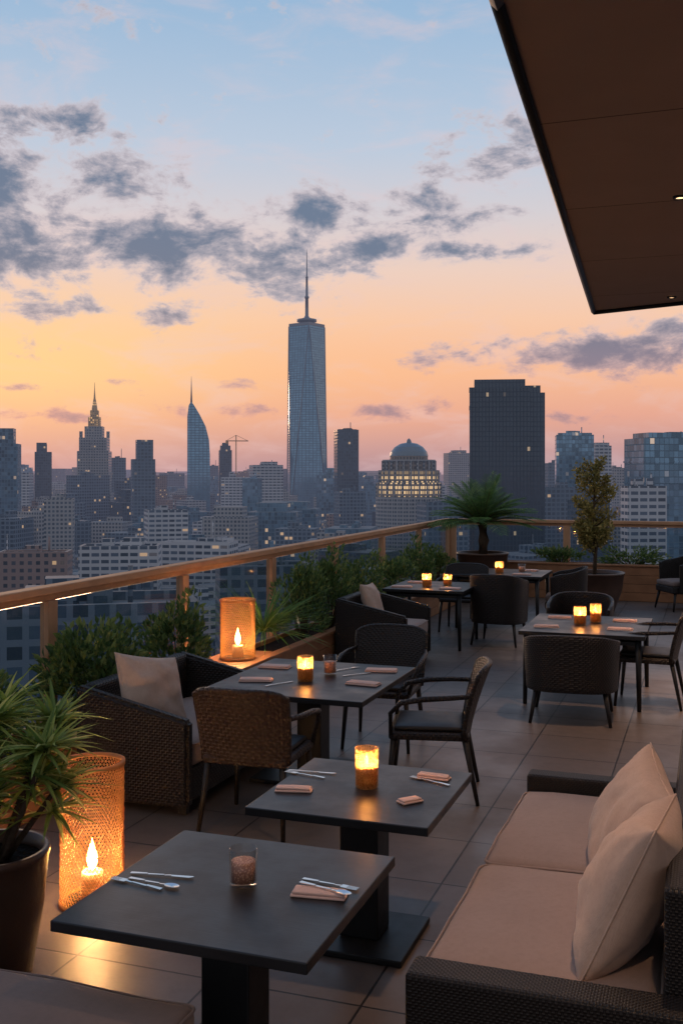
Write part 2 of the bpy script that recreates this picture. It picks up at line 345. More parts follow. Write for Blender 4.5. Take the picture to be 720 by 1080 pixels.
def pillow(name,W,H,T,mat,parent,loc,yaw=0,tilt=.25,roll=0):
    bm=bmesh.new(); n=34; sd=random.random()*90; gs=[]
    for s in (1,-1):
        g=[]
        for j in range(n+1):
            row=[]
            for i in range(n+1):
                u=math.sin((-1+2*i/n)*math.pi/2); v=math.sin((-1+2*j/n)*math.pi/2)
                x=u*W/2*(1-.09*(1-v*v)); y=v*H/2*(1-.09*(1-u*u))
                th=T/2*(max(0,(1-u*u)*(1-v*v)))**.42
                cor=math.exp(-((1-abs(u))**2+(1-abs(v))**2)/.22)
                ang=math.atan2(1-abs(v),1-abs(u)+1e-4)
                wr=noise.noise(Vector((x*6+sd,y*6,s*3)))*.026+noise.noise(Vector((x*15+sd,y*13,s)))*.012+cor*math.sin(ang*10+sd)*.010
                ed=(1-abs(u)**6)*(1-abs(v)**6)
                row.append(bm.verts.new((x,y,s*(th+wr*ed*(1 if th>.002 else 0)))))
            g.append(row)
        gs.append(g)
        for j in range(n):
            for i in range(n):
                q_=(g[j][i],g[j][i+1],g[j+1][i+1],g[j+1][i]); bm.faces.new(q_ if s>0 else q_[::-1])
    bmesh.ops.remove_doubles(bm,verts=bm.verts,dist=.0006)
    ring=[]
    for k in range(4*12):
        s_=k//12; q_=-1+2*(k%12)/12; u,v=[(q_,-1),(1,q_),(-q_,1),(-1,-q_)][s_]
        ring.append((u*W/2*(1-.09*(1-v*v)),v*H/2*(1-.09*(1-u*u)),0))
    bmtube(bm,ring+[ring[0]],.004,6)
    return obj(name,bm,mat,parent,loc,(Matrix.Rotation(yaw,3,'Z')@Matrix.Rotation(roll,3,'Y')@Matrix.Rotation(math.pi/2-tilt,3,'X')).to_euler(),smooth=True)

# ------------------------------------------------------------------ terrace shell
box('terrace_floor',-4.35,11,-5,17.75,-.3,0,M['floor'],bev=0)
bm=bmesh.new(); bmbox(bm,-4.5,11.2,-6,18,-90,-.302); obj('rooftop_building',bm,FA[1])
def railing(name,p0,p1,n,posts_end=True):
    g=grp(name,p0,math.atan2(p1[1]-p0[1],p1[0]-p0[0])); L=math.hypot(p1[0]-p0[0],p1[1]-p0[1]); st=L/n
    box('top_rail',-.05,L+.05,-.055,.055,1.18,1.235,M['railwood'],g,.008)
    box('base_curb',0,L,-.05,.05,.0,.10,M['planter'],g,.006)
    box('glass_clamp_rail',0,L,-.018,.018,1.135,1.177,M['railwood'],g,.003)
    for i in range(n+1):
        box('post',i*st-.055,i*st+.055,-.035,.035,.103,1.134,M['railwood'],g,.006)
        if i<n:
            bm=bmesh.new(); bmbox(bm,i*st+.065,(i+1)*st-.065,-.006,.006,.13,1.13); obj('glass_panel',bm,M['railglass'],g)
railing('glass_railing',(-4.28,-1.6,0),(-4.28,17.6,0),10)
railing('glass_railing',(-4.2,17.62,0),(7.4,17.62,0),6)
g=grp('planter_box',(0,0,0))
for k in range(3):
    box('front_plank',-3.72,-3.68,-1.6,17.0,.005+k*.117,.118+k*.117,M['planter'],g,.004)
box('back_board',-4.2,-4.17,-1.6,17.0,.005,.35,M['planter'],g,.003)
box('rim',-3.76,-3.66,-1.6,17.0,.358,.385,M['planter'],g,.004)
bm=bmesh.new(); bmbox(bm,-4.165,-3.722,-1.58,16.98,.02,.31)
bmesh.ops.subdivide_edges(bm,edges=bm.edges[:],cuts=3)
obj('soil',bm,M['soil'],g)
box('ledge_plank',-4.165,-3.765,7.95,8.75,.358,.384,M['planter'],g,.004)
g=grp('planter_box',(0,0,0))
for k in range(4): box('front_plank',-3.6,7.4,16.95,16.99,.005+k*.135,.136+k*.135,M['planter'],g,.004)
box('rim',-3.6,7.4,16.93,17.03,.547,.575,M['planter'],g,.004)
box('back_board',-3.6,7.4,17.48,17.51,.005,.55,M['planter'],g,.003)
bm=bmesh.new(); bmbox(bm,-3.58,7.38,16.992,17.478,.02,.5); obj('soil',bm,M['soil'],g)

# canopy
cpts=[(-.35,-5),(-.85,4.37),(-1.36,13.1),(-.3,12.7),(11,8.6),(11,-5)]
g=grp('roof_canopy',(0,0,0)); bm=bmesh.new()
lo=[bm.verts.new((x,y,4)) for x,y in cpts]; hi=[bm.verts.new((x,y,4.45)) for x,y in cpts]
bm.faces.new(lo); bm.faces.new(hi[::-1])
for i in range(6): bm.faces.new((lo[i],hi[i],hi[(i+1)%6],lo[(i+1)%6]))
bmesh.ops.recalc_face_normals(bm,faces=bm.faces); obj('slab',bm,M['canopy'],g)
bm=bmesh.new()
for a,b in ((0,1),(1,2),(2,3),(3,4)):
    p,q_=Vector((*cpts[a],3.985)),Vector((*cpts[b],3.985)); bmtube(bm,[p,q_],.03,4)
obj('drip_edge_trim',bm,M['metal'],g)
def downlight(x,y,e,ang=55):
    g=grp('recessed_downlight',(x,y,3.992))
    lathe('lens',[(0,-.004),(.035,-.004)],M['downlight'],g,20)
    lathe('trim_ring',[(.036,.004),(.036,-.012),(.05,-.012),(.055,.004)],M['metal'],g,20)
    ld=bpy.data.lights.new('lamp','SPOT'); ld.energy=e; ld.color=(1,.6,.35); ld.spot_size=R(ang); ld.spot_blend=.8; ld.shadow_soft_size=.05
    lo_=bpy.data.objects.new('lamp',ld); sc.collection.objects.link(lo_); lo_.parent=g; lo_.location=(0,0,-.03)
downlight(-.42,12.3,170,75); downlight(-.21,7.88,260,80); downlight(-.1,4.3,165,85); downlight(.2,9.9,420,42); downlight(1.6,8.0,320,70); downlight(1.4,10.9,260,70); downlight(.3,1.2,140,90)

# ------------------------------------------------------------------ furniture
TZ=.64
def table(x,y,w_,d_,z=TZ,ped=True):
    g=grp('dining_table',(x,y,0))
    box('tabletop',-w_/2,w_/2,-d_/2,d_/2,z-.035,z,M['tabletop'],g,.004)
    box('subframe',-w_*.3,w_*.3,-d_*.3,d_*.3,z-.055,z-.0355,M['metal'],g,.003)
    if ped:
        box('column',-.085,.085,-.085,.085,.03,z-.056,M['metal'],g,.006)
        box('base_plate',-w_*.3,w_*.3,-w_*.3,w_*.3,.003,.029,M['metal'],g,.005)
    else:
        for sx in (-1,1):
            for sy in (-1,1):
                a,b=sx*(w_/2-.06),sy*(d_/2-.06)
                tube('leg',[(a,b,z-.036),(a*1.02,b*1.02,.002)],[.028,.018],M['metal'],g)
        box('apron',-w_/2+.05,w_/2-.05,-d_/2+.05,d_/2-.05,z-.09,z-.0555,M['metal'],g,.003)
    return g
table(-1.478,3.13,.84,.86); table(-1.41,4.28,.77,.79); table(-2.5,6.5,1.08,1.2)
table(-3.1,12.0,.95,1.0,.68,False); table(-2.6,13.75,1.15,1.0,.7,False); table(-1.05,9.65,1.06,1.2,TZ,False)

def chair(x,y,rz,mat='wicker',s=1):
    g=grp('wicker_dining_chair',(x,y,0),rz); m=M[mat]
    box('seat',-.25,.25,-.25,.24,.38,.43,m,g,.018,3)
    cushion('seat_pad',-.22,.22,-.22,.2,.432,.46,M['legs'],g,.012,.012)
    def bk(u,v):
        r=1-.10*abs(u)**5*v
        return (u*(.25+.03*v)*(1-.03*v*v), .235+.13*v**1.3-.075*u*u*(.4+.6*v), .40+.42*v*r)
    surf('backrest',bk,20,12,m,g,.026,.52,.42)
    rim=[bk(-1,k/8) for k in range(9)]+[bk(-1+k/10,1) for k in range(1,20)]+[bk(1,1-k/8) for k in range(9)]
    tube('back_rim',rim,.016,m,g,8)
    for sx in (-1,1):
        tube('leg_front',[(sx*.22,-.22,.39),(sx*.245,-.255,.002)],[.02,.012],M['legs'],g)
        tube('leg_rear',[(sx*.22,.21,.40),(sx*.25,.29,.002)],[.021,.012],M['legs'],g)
        pts=[(sx*.265,.26,.66),(sx*.30,.12,.655),(sx*.31,-.04,.645),(sx*.305,-.17,.62),(sx*.28,-.235,.55),(sx*.245,-.235,.42)]
        tube('armrest',pts,[.014,.016,.018,.017,.014,.014],m,g)
    return g
def barrel(x,y,rz,s=1,top=.73):
    g=grp('tub_chair',(x,y,0),rz); m=M['wicker']
    def sh(u,v):
        a=u*2.05; ca,sa=math.cos(a),math.sin(a)
        e=.62; px=.31*math.copysign(abs(sa)**e,sa)*s; py=.29*math.copysign(abs(ca)**e,ca)*s
        zt=top-.12*min(1,(a/2.05)**2*1.1)
        fl=1+.06*v
        return (px*fl,py*fl,.26+(zt-.26)*v)
    surf('shell',sh,40,10,m,g,.035,1.5,.45)
    box('seat_base',-.27*s,.27*s,-.27*s,.25*s,.26,.36,m,g,.02,3)
    cushion('seat_cushion',-.25*s,.25*s,-.27*s,.22*s,.362,.43,M['bench'],g,.02,.025)
    for sx in (-1,1):
        for sy in (-1,1): tube('leg',[(sx*.24*s,sy*.22*s,.27),(sx*.28*s,sy*.27*s,.002)],[.022,.013],M['legs'],g)
    return g
chair(-2.45,5.5,math.pi+R(3),'wickerbrown'); chair(-1.66,6.38,R(-78)); chair(-2.3,7.42,R(4))
barrel(-2.36,12.25,R(175),.95,.84); barrel(-1.8,13.8,R(-85),.9,.8); barrel(-1.08,8.72,math.pi+R(4),1.12,.72)
chair(-.52,9.5,R(-92)); barrel(-1.25,10.75,0,.95,.78); barrel(-.42,16.2,R(-60),1,.8); chair(-3.0,13.1,0)

def lounge(name,x,y,w_,rz,mat='wicker',pil=True,dep=.76,bh=.72,ah=.6):
    g=grp(name,(x,y,0),rz); m=M[mat]; h=w_/2
    box('base',-h+.081,h-.081,-dep/2+.01,dep/2-.091,.08,.27,m,g,.01)
    box('backrest',-h+.081,h-.081,dep/2-.09,dep/2,.06,bh,m,g,.025,3)
    for sx in (-1,1):
        bm=bmesh.new(); vs=bmbox(bm,min(sx*h,sx*(h-.08)),max(sx*h,sx*(h-.08)),-dep/2,dep/2,.05,ah)
        for v in vs:
            if v.co.z>.3 and v.co.y>0: v.co.z=bh+.002
            if v.co.z>.3 and v.co.y<0: v.co.z=ah-.04
        bmesh.ops.bevel(bm,geom=bm.edges[:],offset=.02,segments=3,affect='EDGES'); obj('arm',bm,m,g)
        for sy in (-1,1): box('foot',sx*(h-.07)-.025,sx*(h-.07)+.025,sy*(dep/2-.06)-.025,sy*(dep/2-.06)+.025,.002,.055,M['legs'],g,.003)
    cushion('seat_cushion',-h+.09,h-.09,-dep/2,dep/2-.1,.272,.42,M['cushion'],g,.025,.04,True)
    return g
g=lounge('wicker_armchair',-3.24,6.08,1.35,R(90))
pillow('pillow',.52,.48,.2,M['pillow'],g,(-.28,.08,.63),R(-18),.45,.2)
g=lounge('wicker_armchair',-3.27,10.6,1.0,R(90))
pillow('pillow',.42,.4,.16,M['pillow'],g,(.1,.17,.63),0,.35,.05)
g=grp('outdoor_sofa',(0,0,0))
fx=-.87
box('front_rail',fx,fx+.05,3.16,5.22,.07,.27,M['wickerfine'],g,.008)
box('base',fx+.052,-.13,3.16,5.22,.09,.26,M['wickerfine'],g,.005)
box('arm_near',fx,.02,3.02,3.157,.05,.5,M['wickerfine'],g,.015,3)
box('arm_far',fx,.02,5.223,5.34,.05,.5,M['wickerfine'],g,.015,3)
box('backrest',-.13,-.02,3.16,5.22,.05,.80,M['wickerfine'],g,.018,3)
cushion('seat_cushion',fx-.01,-.14,3.165,4.185,.265,.43,M['cushion'],g,.03,.045,True)
cushion('seat_cushion',fx-.01,-.14,4.205,5.21,.265,.43,M['cushion'],g,.03,.045,True)
pillow('throw_pillow',.60,.52,.26,M['pillow'],g,(-.29,4.2,.62),R(-90)+R(12),.45,R(7))
pillow('throw_pillow',.58,.54,.27,M['pillow'],g,(-.25,3.56,.65),R(-90)-R(4),.42,R(-5))
g=grp('upholstered_bench',(0,0,0))
box('frame',-2.75,-1.42,1.6,2.78,.06,.34,M['wickerfine'],g,.012)
cushion('seat_cushion',-2.74,-1.43,1.62,2.77,.342,.43,M['bench'],g,.012,.03,True)
for x in (-2.7,-1.47):
    for y in (1.65,2.73): box('foot',x-.03,x+.03,y-.03,y+.03,.002,.058,M['legs'],g,.003)

# ------------------------------------------------------------------ tableware
def flame(g,z,s=1):
    pr=[(math.sin(math.pi*f**.75)**1.0*.0095*s*(1-.35*f),z+.05*s*f) for f in [i/12 for i in range(13)]]
    pr[0]=(0,z); pr[-1]=(0,z+.052*s)
    lathe('flame',pr,M['flame'],g,14)
def plight(g,z,e,r=.015,col=(1,.5,.17)):
    ld=bpy.data.lights.new('candle_light','POINT'); ld.energy=e; ld.color=col; ld.shadow_soft_size=r
    lo_=bpy.data.objects.new('candle_light',ld); sc.collection.objects.link(lo_); lo_.parent=g; lo_.location=(0,0,z)
def votive(p,h=.13,r=.045,lit=True,e=1.2,z=TZ):
    g=grp('candle_glass',(p[0],p[1],z+.001))
    mat=M['amber'] if lit else M['glass']
    lathe('glass',[(0,0),(r*.92,0),(r,.006),(r*1.02,h),(r*.96,h),(r*.93,.012),(0,.012)],mat,g,28)
    hh=.55 if lit else .66
    lathe('candle',[(0,.013),(r*.86,.013),(r*.88,h*hh),(r*.80,h*(hh+.01)),(0,h*(hh-.02))],M['wax'] if lit else M['waxdark'],g,20)
    if lit:
        flame(g,h*.56,1.1); plight(g,h*.56+.03,e)
    return g
def fork(name,x,y,z,ang,kind='fork'):
    g=grp(name,(x,y,z),ang); bm=bmesh.new()
    prof=[(-.10,.008),(-.04,.005),(.02,.0035),(.045,.004)] 
    for (x0,w0),(x1,w1) in zip(prof,prof[1:]):
        a=[bm.verts.new(c_) for c_ in ((x0,-w0,.002),(x1,-w1,.004),(x1,w1,.004),(x0,w0,.002),(x0,-w0,.0045),(x1,-w1,.0065),(x1,w1,.0065),(x0,w0,.0045))]
        for f in ((3,2,1,0),(4,5,6,7),(0,1,5,4),(1,2,6,5),(2,3,7,6),(3,0,4,7)): bm.faces.new([a[i] for i in f])
    obj('handle',bm,M['steel'],g)
    bm=bmesh.new()
    if kind=='fork':
        bmbox(bm,.045,.068,-.012,.012,.003,.006)
        for k in range(4): y0=-.012+k*.0068; bmbox(bm,.0681,.105,y0,y0+.0036,.003,.0055)
    elif kind=='knife':
        pts=[(.045,-.006),(.11,-.008),(.125,.002),(.12,.008),(.045,.006)]
        a=[bm.verts.new((x_,y_,.003)) for x_,y_ in pts]; b=[bm.verts.new((x_,y_,.005)) for x_,y_ in pts]
        bm.faces.new(a[::-1]); bm.faces.new(b)
        for i in range(5): bm.faces.new((a[i],a[(i+1)%5],b[(i+1)%5],b[i]))
    else:
        n=16; a=[bm.verts.new((.07+.028*math.cos(k*2*math.pi/n),.017*math.sin(k*2*math.pi/n),.007)) for k in range(n)]
        c_=bm.verts.new((.07,0,.003)); 
        for k in range(n): f=bm.faces.new((a[k],a[(k+1)%n],c_))
    obj('head',bm,M['steel'],g)
def napkin(x,y,z,ang,w_=.17,d_=.075):
    g=grp('folded_napkin',(x,y,z+.001),ang)
    cushion('lower_fold',-w_/2,w_/2,-d_/2,d_/2,0,.008,M['napkin'],g,.002,.0035)
    cushion('upper_fold',-w_/2+.004,w_/2-.006,-d_/2+.004,d_/2-.008,.0085,.017,M['napkin'],g,.003,.0035)
p=(-1.46,3.15); votive(p,.12,.046,False)
fork('fork',-1.79,3.03,TZ+.001,R(172),'fork'); fork('knife',-1.76,3.12,TZ+.001,R(8),'knife'); fork('spoon',-1.74,3.055,TZ+.001,R(-6),'spoon')
napkin(-1.19,3.15,TZ,R(8),.18,.07); fork('fork',-1.19,3.24,TZ+.001,R(-8)); fork('spoon',-1.17,3.15,TZ+.022,R(-14),'spoon')
votive((-1.41,4.31),.17,.05,True,5)
a=S(322,818,TZ); fork('fork',a.x,a.y,TZ+.001,R(170)); fork('knife',a.x,a.y+.05,TZ+.001,R(5),'knife')
a=S(310,834,TZ); napkin(a.x,a.y,TZ,R(12),.16,.06)
a=S(456,822,TZ); napkin(a.x,a.y+.02,TZ,R(-5),.15,.06); fork('fork',a.x,a.y-.04,TZ+.001,R(160))
a=S(432,846,TZ); napkin(a.x,a.y,TZ,R(50),.10,.06)
votive(S(322,718,TZ),.16,.052,True,7); votive(S(348,711,TZ),.13,.045,False)
for px,py,an in ((270,718,15),(290,704,5),(383,722,-5),(402,708,10)):
    a=S(px,py,TZ); napkin(a.x,a.y,TZ,R(an),.22,.1)
a=S(293,722,TZ); fork('knife',a.x,a.y,TZ+.001,R(60),'knife'); a=S(366,706,TZ); fork('fork',a.x,a.y,TZ+.001,R(60)); a=S(375,712,TZ); fork('knife',a.x,a.y,TZ+.001,R(50),'knife')
votive((-3.15,11.9),.15,.055,True,7,.68); votive((-2.95,12.1),.13,.05,True,3.5,.68)
for x,y,an in ((-3.4,11.7,10),(-2.82,11.7,0),(-3.35,12.25,0)): napkin(x,y,.68,R(an),.24,.12)
votive((-2.62,13.6),.15,.055,True,7,.7); votive((-2.35,13.75),.12,.045,False,1,.7)
for x,y,an in ((-2.9,13.5,10),(-2.3,13.45,0),(-2.3,14.05,0)): napkin(x,y,.7,R(an),.24,.12)
votive((-1.12,9.62),.16,.055,True,7); votive((-1.0,9.8),.17,.05,True,4)
for x,y,an in ((-1.38,9.35,10),(-.75,9.4,0),(-.75,9.95,0),(-1.35,9.98,5)):
    napkin(x,y,TZ,R(an),.22,.1); fork('fork',x+.02,y-.1,TZ+.001,R(an+170))

def lantern(x,y,z,h,r,e):
    g=grp('woven_candle_lantern',(x,y,z))
    nz=int(h/.0155); nc=52; bm=bmesh.new(); vs=[]
    for j in range(nz+1):
        row=[]
        for k in range(nc):
            a=(k+(.5 if j%2 else 0))*2*math.pi/nc; rr=r*(1+.012*math.sin(j*2.2+k))
            row.append(bm.verts.new((rr*math.cos(a),rr*math.sin(a),.01+(h-.02)*j/nz)))
        vs.append(row)
    for j in range(nz):
        for k in range(nc):
            if j%2==0:
                bm.faces.new((vs[j][k],vs[j][(k+1)%nc],vs[j+1][k])); bm.faces.new((vs[j][(k+1)%nc],vs[j+1][(k+1)%nc],vs[j+1][k]))
            else:
                bm.faces.new((vs[j][k],vs[j][(k+1)%nc],vs[j+1][(k+1)%nc])); bm.faces.new((vs[j][k],vs[j+1][(k+1)%nc],vs[j+1][k]))
    o_=obj('woven_shade',bm,M['rattan'],g); wf=o_.modifiers.new('w','WIREFRAME'); wf.thickness=.0046; wf.use_even_offset=False
    for zz in (.01,h-.008):
        lathe('rim',[(r-.008,zz-.008),(r+.007,zz-.008),(r+.007,zz+.01),(r-.008,zz+.01),(r-.008,zz-.008)],M['rattan'],g,40)
    lathe('base',[(0,.004),(r-.01,.004),(r-.01,.012),(0,.012)],M['legs'],g,30)
    lathe('candle',[(0,.013),(.05,.013),(.05,h*.22),(.045,h*.225),(0,h*.215)],M['wax'],g,24)
    flame(g,h*.225,3.0); plight(g,h*.225+.09,e,.03,(1,.5,.18))
lantern(-2.72,4.2,.001,.66,.145,105); lantern(-3.9,8.3,.386,.52,.15,75)

# ------------------------------------------------------------------ plants
def leafquad(bm,p,d,w_,l_,fold=.3):
    d=d.normalized(); s=d.cross(Vector((random.uniform(-1,1),random.uniform(-1,1),random.uniform(.2,1)))); 
    if s.length<.01: return
    s.normalize(); n=s.cross(d)*fold*w_
    a=bm.verts.new(p); b=bm.verts.new(p+d*l_*.5+s*w_/2+n); c_=bm.verts.new(p+d*l_); e=bm.verts.new(p+d*l_*.5-s*w_/2+n)
    bm.faces.new((a,b,c_)); bm.faces.new((a,c_,e))
def rnd(): 
    while True:
        v=Vector((random.uniform(-1,1),random.uniform(-1,1),random.uniform(-1,1)))
        if .05<v.length<1: return v
def shrub(name,x,y,z0,rx,ry,h,n=1700,ls=.05,mat='leaf'):
    g=grp(name,(x,y,z0)); bm=bmesh.new(); sb=bmesh.new(); nb=16
    for k in range(nb):
        v=rnd(); c_=Vector((v.x*rx,v.y*ry,h*.5+v.z*h*.45)); 
        bmtube(sb,[(v.x*.03,v.y*.03,0),tuple(c_*.5+Vector((0,0,.02))),tuple(c_)],[.008,.006,.003],5)
        cr_=random.uniform(.25,.45)
        for i in range(n//nb):
            q_=rnd(); p=c_+Vector((q_.x*rx*cr_*1.3,q_.y*ry*cr_*1.3,q_.z*h*cr_*.7))
            d=(p-Vector((0,0,h*.2))).normalized()+rnd()*.9+Vector((0,0,.25))
            leafquad(bm,p,d,ls*random.uniform(.35,.6),ls*random.uniform(.7,1.3))
    obj('foliage',bm,M[mat],g,uv=False); obj('stems',sb,M['bark'],g)
def blade(bm,p,d,l_,w_,droop,seg=5):
    d=d.normalized(); s=d.cross(Vector((0,0,1))); 
    if s.length<.05: s=Vector((1,0,0))
    s.normalize(); prev=None
    for i in range(seg+1):
        f=i/seg; pos=p+d*l_*f+Vector((0,0,-droop*l_*f*f)); ww=w_*(1-f)**.7*(.5+min(1,f*4)*.5)
        up=s.cross(d)*ww*.25
        cur=(bm.verts.new(pos-s*ww/2+up),bm.verts.new(pos),bm.verts.new(pos+s*ww/2+up))
        if prev:
            bm.faces.new((prev[0],prev[1],cur[1],cur[0])); bm.faces.new((prev[1],prev[2],cur[2],cur[1]))
        prev=cur
def rosette(bm,c_,n,l_,w_,up=.3,droop=.25):
    for k in range(n):
        a=random.uniform(0,6.283); e=math.asin(random.uniform(-.25,1)); e=e*(1-up)+up*R(60)*random.random()
        d=Vector((math.cos(a)*math.cos(e),math.sin(a)*math.cos(e),math.sin(e)))
        blade(bm,c_+rnd()*.02,d,l_*random.uniform(.65,1.1),w_*random.uniform(.7,1.1),droop*random.uniform(.3,1.2))
def pot(g,r,h,z0=0,taper=.72,mat='pot'):
    lathe('pot',[(0,z0+.002),(r*taper,z0+.002),(r*.93,z0+h*.55),(r,z0+h-.03),(r*1.03,z0+h-.028),(r*1.03,z0+h),(r*.93,z0+h),(r*.9,z0+h-.05)],M[mat],g,40)
    lathe('soil',[(0,z0+h-.04),(r*.91,z0+h-.05)],M['soil'],g,30)
g=grp('potted_dracaena',(-2.72,3.48,0)); pot(g,.22,.5)
bm=bmesh.new(); sb=bmesh.new()
for k,(dx,dy,hz) in enumerate(((0,0,1.0),(.17,.05,.88),(-.15,.1,.96),(.08,-.14,.82),(-.08,.18,1.02),(.24,.1,.74),(-.2,-.1,.8),(.15,.2,.97),(.02,-.05,.7),(.27,-.02,.92))):
    bmtube(sb,[(dx*.2,dy*.2,.45),(dx*.6,dy*.6,.45+(hz-.45)*.5),(dx,dy,hz)],[.016,.013,.01],6)
    rosette(bm,Vector((dx,dy,hz)),56,.25,.032,.3,.25)
    rosette(bm,Vector((dx*.9,dy*.9,hz-.1)),26,.25,.032,.1,.35)
obj('foliage',bm,M['leafbright'],g,uv=False); obj('stems',sb,M['bark'],g)
shrub('shrub',-3.95,6.1,.31,.24,.42,.7,2200,.07)
shrub('shrub',-3.95,7.3,.31,.2,.3,.68,1700,.065)
shrub('shrub',-3.95,4.9,.31,.2,.4,.5,1500,.065)
shrub('shrub',-3.95,9.95,.31,.2,.4,.72,2000,.06)
shrub('shrub',-3.95,10.8,.31,.22,.36,.78,1900,.06)
shrub('shrub',-3.95,11.9,.31,.22,.4,.7,1700,.06)
shrub('shrub',-3.95,13.2,.31,.22,.45,.62,1500,.06)
shrub('shrub',-3.95,14.3,.31,.22,.45,.75,1500,.06)
shrub('shrub',-3.95,15.6,.31,.22,.5,.6,1300,.06)
for i,x in enumerate((-2.3,-1.2,.3,1.6,3)): shrub('shrub',x,17.25,.5,.45,.2,.35,900,.06)
g=grp('spiky_grass_plant',(-3.95,8.98,.31)); bm=bmesh.new(); rosette(bm,Vector((0,0,.22)),230,.74,.024,.75,.3); obj('foliage',bm,M['leafpalm'],g,uv=False)
g=grp('spiky_grass_plant',(-3.95,3.6,.31)); bm=bmesh.new(); rosette(bm,Vector((0,0,.1)),160,.5,.025,.6,.35); obj('foliage',bm,M['leafpalm'],g,uv=False)
g=grp('potted_palm',(-3.42,16.35,0)); pot(g,.4,.76)
bm=bmesh.new(); sb=bmesh.new(); bmtube(sb,[(0,0,.68),(.02,0,.95),(0,0,1.2)],[.1,.09,.08],10)
for k in range(70):
    a=random.uniform(0,6.283); e=random.uniform(R(12),R(84)); L_=random.uniform(.8,1.08); dr=.32*math.cos(e)+.05
    d=Vector((math.cos(a)*math.cos(e),math.sin(a)*math.cos(e),math.sin(e))); pts=[]
    for i in range(9):
        f=i/8; pts.append(Vector((0,0,1.2))+d*L_*f+Vector((0,0,-dr*L_*f*f)))
    bmtube(sb,pts,[.009*(1-.85*i/8) for i in range(9)],4)
    for i in range(2,23):
        f=i/22; k0=min(7,int(f*8)); p=pts[k0].lerp(pts[k0+1],f*8-k0); tg=(pts[k0+1]-pts[k0]).normalized(); s_=tg.cross(Vector((0,0,1))).normalized()
        for sg in (-1,1):
            dd=s_*sg+tg*.9+Vector((0,0,.15)); blade(bm,p,dd,.24*math.sin(math.pi*min(.95,f*.8+.15))+.04,.027,.25,2)
obj('foliage',bm,M['leafpalm'],g,uv=False); obj('trunk',sb,M['bark'],g)
g=grp('potted_olive_tree',(-1.6,15.5,0)); pot(g,.42,.58,0,.66)
bm=bmesh.new(); sb=bmesh.new(); bmtube(sb,[(0,0,.5),(.02,.01,.95),(-.01,0,1.4),(.01,0,2.05)],[.03,.026,.02,.006],8)
for k in range(56):
    z=random.uniform(.85,2.1); a=random.uniform(0,6.28); f=(z-.8)/1.4; rr=.35*math.sin(math.pi*min(1,f*.88+.12))**.6*random.uniform(.6,1.1)
    e_=Vector((rr*math.cos(a),rr*math.sin(a),z+.12)); bmtube(sb,[(0,0,z-.08),tuple(e_*.5+Vector((0,0,z*.5))),tuple(e_)],[.008,.005,.002],4)
    for i in range(66):
        s_=random.random(); p=Vector((0,0,z-.05)).lerp(e_,.3+.75*s_)+rnd()*.07
        leafquad(bm,p,rnd()+Vector((0,0,.4)),.03,.065)
obj('foliage',bm,M['leafolive'],g,uv=False); obj('trunk',sb,M['bark'],g)

# ------------------------------------------------------------------ city
G=-90.0
bm=bmesh.new(); n=96; rs=[0,200,600,1500,4000,12000,45000]
prev=None
for r in rs:
    ring=[bm.verts.new((0,0,G))] if r==0 else [bm.verts.new((r*math.cos(k*2*math.pi/n),r*math.sin(k*2*math.pi/n),G)) for k in range(n)]
    if prev:
        for k in range(n):
            if len(prev)==1: bm.faces.new((prev[0],ring[k],ring[(k+1)%n]))
            else: bm.faces.new((prev[k],ring[k],ring[(k+1)%n],prev[(k+1)%n]))
    prev=ring
obj('city_ground',bm,M['ground'],uv=False)
land=[]
def zt(y,D): return EYE+(HOR-y)/F*D
def tower(name,xl,xr,yt,D,mat,phi=.2,ratio=.8,steps=(),roof=True,bands=0):
    W=(xr-xl)/F*D; w_=W/(math.cos(phi)+ratio*math.sin(abs(phi))); d_=ratio*w_; px=(xl+xr)/2
    p=at(D,(px-360)/F*D,0); land.append((p.x,p.y,W*.8)); H=zt(yt,D)
    bm=bmesh.new(); bmbox(bm,-w_/2,w_/2,-d_/2,d_/2,G,H)
    if roof:
        pr=w_*.03+.5
        for a,b,c_,e in ((-w_/2,w_/2,-d_/2,-d_/2+pr),(-w_/2,w_/2,d_/2-pr,d_/2),(-w_/2,-w_/2+pr,-d_/2+pr,d_/2-pr),(w_/2-pr,w_/2,-d_/2+pr,d_/2-pr)): bmbox(bm,a,b,c_,e,H+.02,H+1.8)
        for k in range(3):
            a=random.uniform(-.3,.1)*w_; b=random.uniform(-.3,.1)*d_; bmbox(bm,a,a+w_*random.uniform(.12,.3),b,b+d_*.25,H+.01,H+random.uniform(2.5,6))
        bmtube(bm,[(w_*.2,0,H),(w_*.2,0,H+random.uniform(6,16))],.5,4)
    for (wf,y1,off) in steps:
        h2=zt(y1,D); ww=w_*wf; bmbox(bm,-ww/2+off*w_,ww/2+off*w_,-d_*wf/2,d_*wf/2,H-.5,h2)
    for k in range(bands):
        z=G+(H-G)*(k+1)/(bands+1); bmbox(bm,-w_/2-.5,w_/2+.5,-d_/2-.5,d_/2+.5,z,z+.9)
    return obj(name,bm,mat,loc=(p.x,p.y,0),rot=(0,0,YAW+phi))
tower('office_tower',-14,22,470,1100,FA[3],.15,.8,((.7,452,.0),))
tower('office_tower',-60,-10,440,1000,FA[0],.2)
tower('office_tower',36,56,478,1500,FA[5],.25,.8,((.6,467,-.1),))
tower('apartment_block',0,34,500,1300,FA[2],.1)
tower('apartment_block',46,80,528,900,FA[1],.2)
D=1400; p=at(D,(100-360)/F*D,0); land.append((p.x,p.y,40)); bm=bmesh.new(); k=D/F
def ctr(bm,wpx,y0,y1,mi=0): 
    h=wpx*k/2*.92; bmbox(bm,-h,h,-h*.9,h*.9,zt(y0,D) if y0 else G,zt(y1,D),mi)
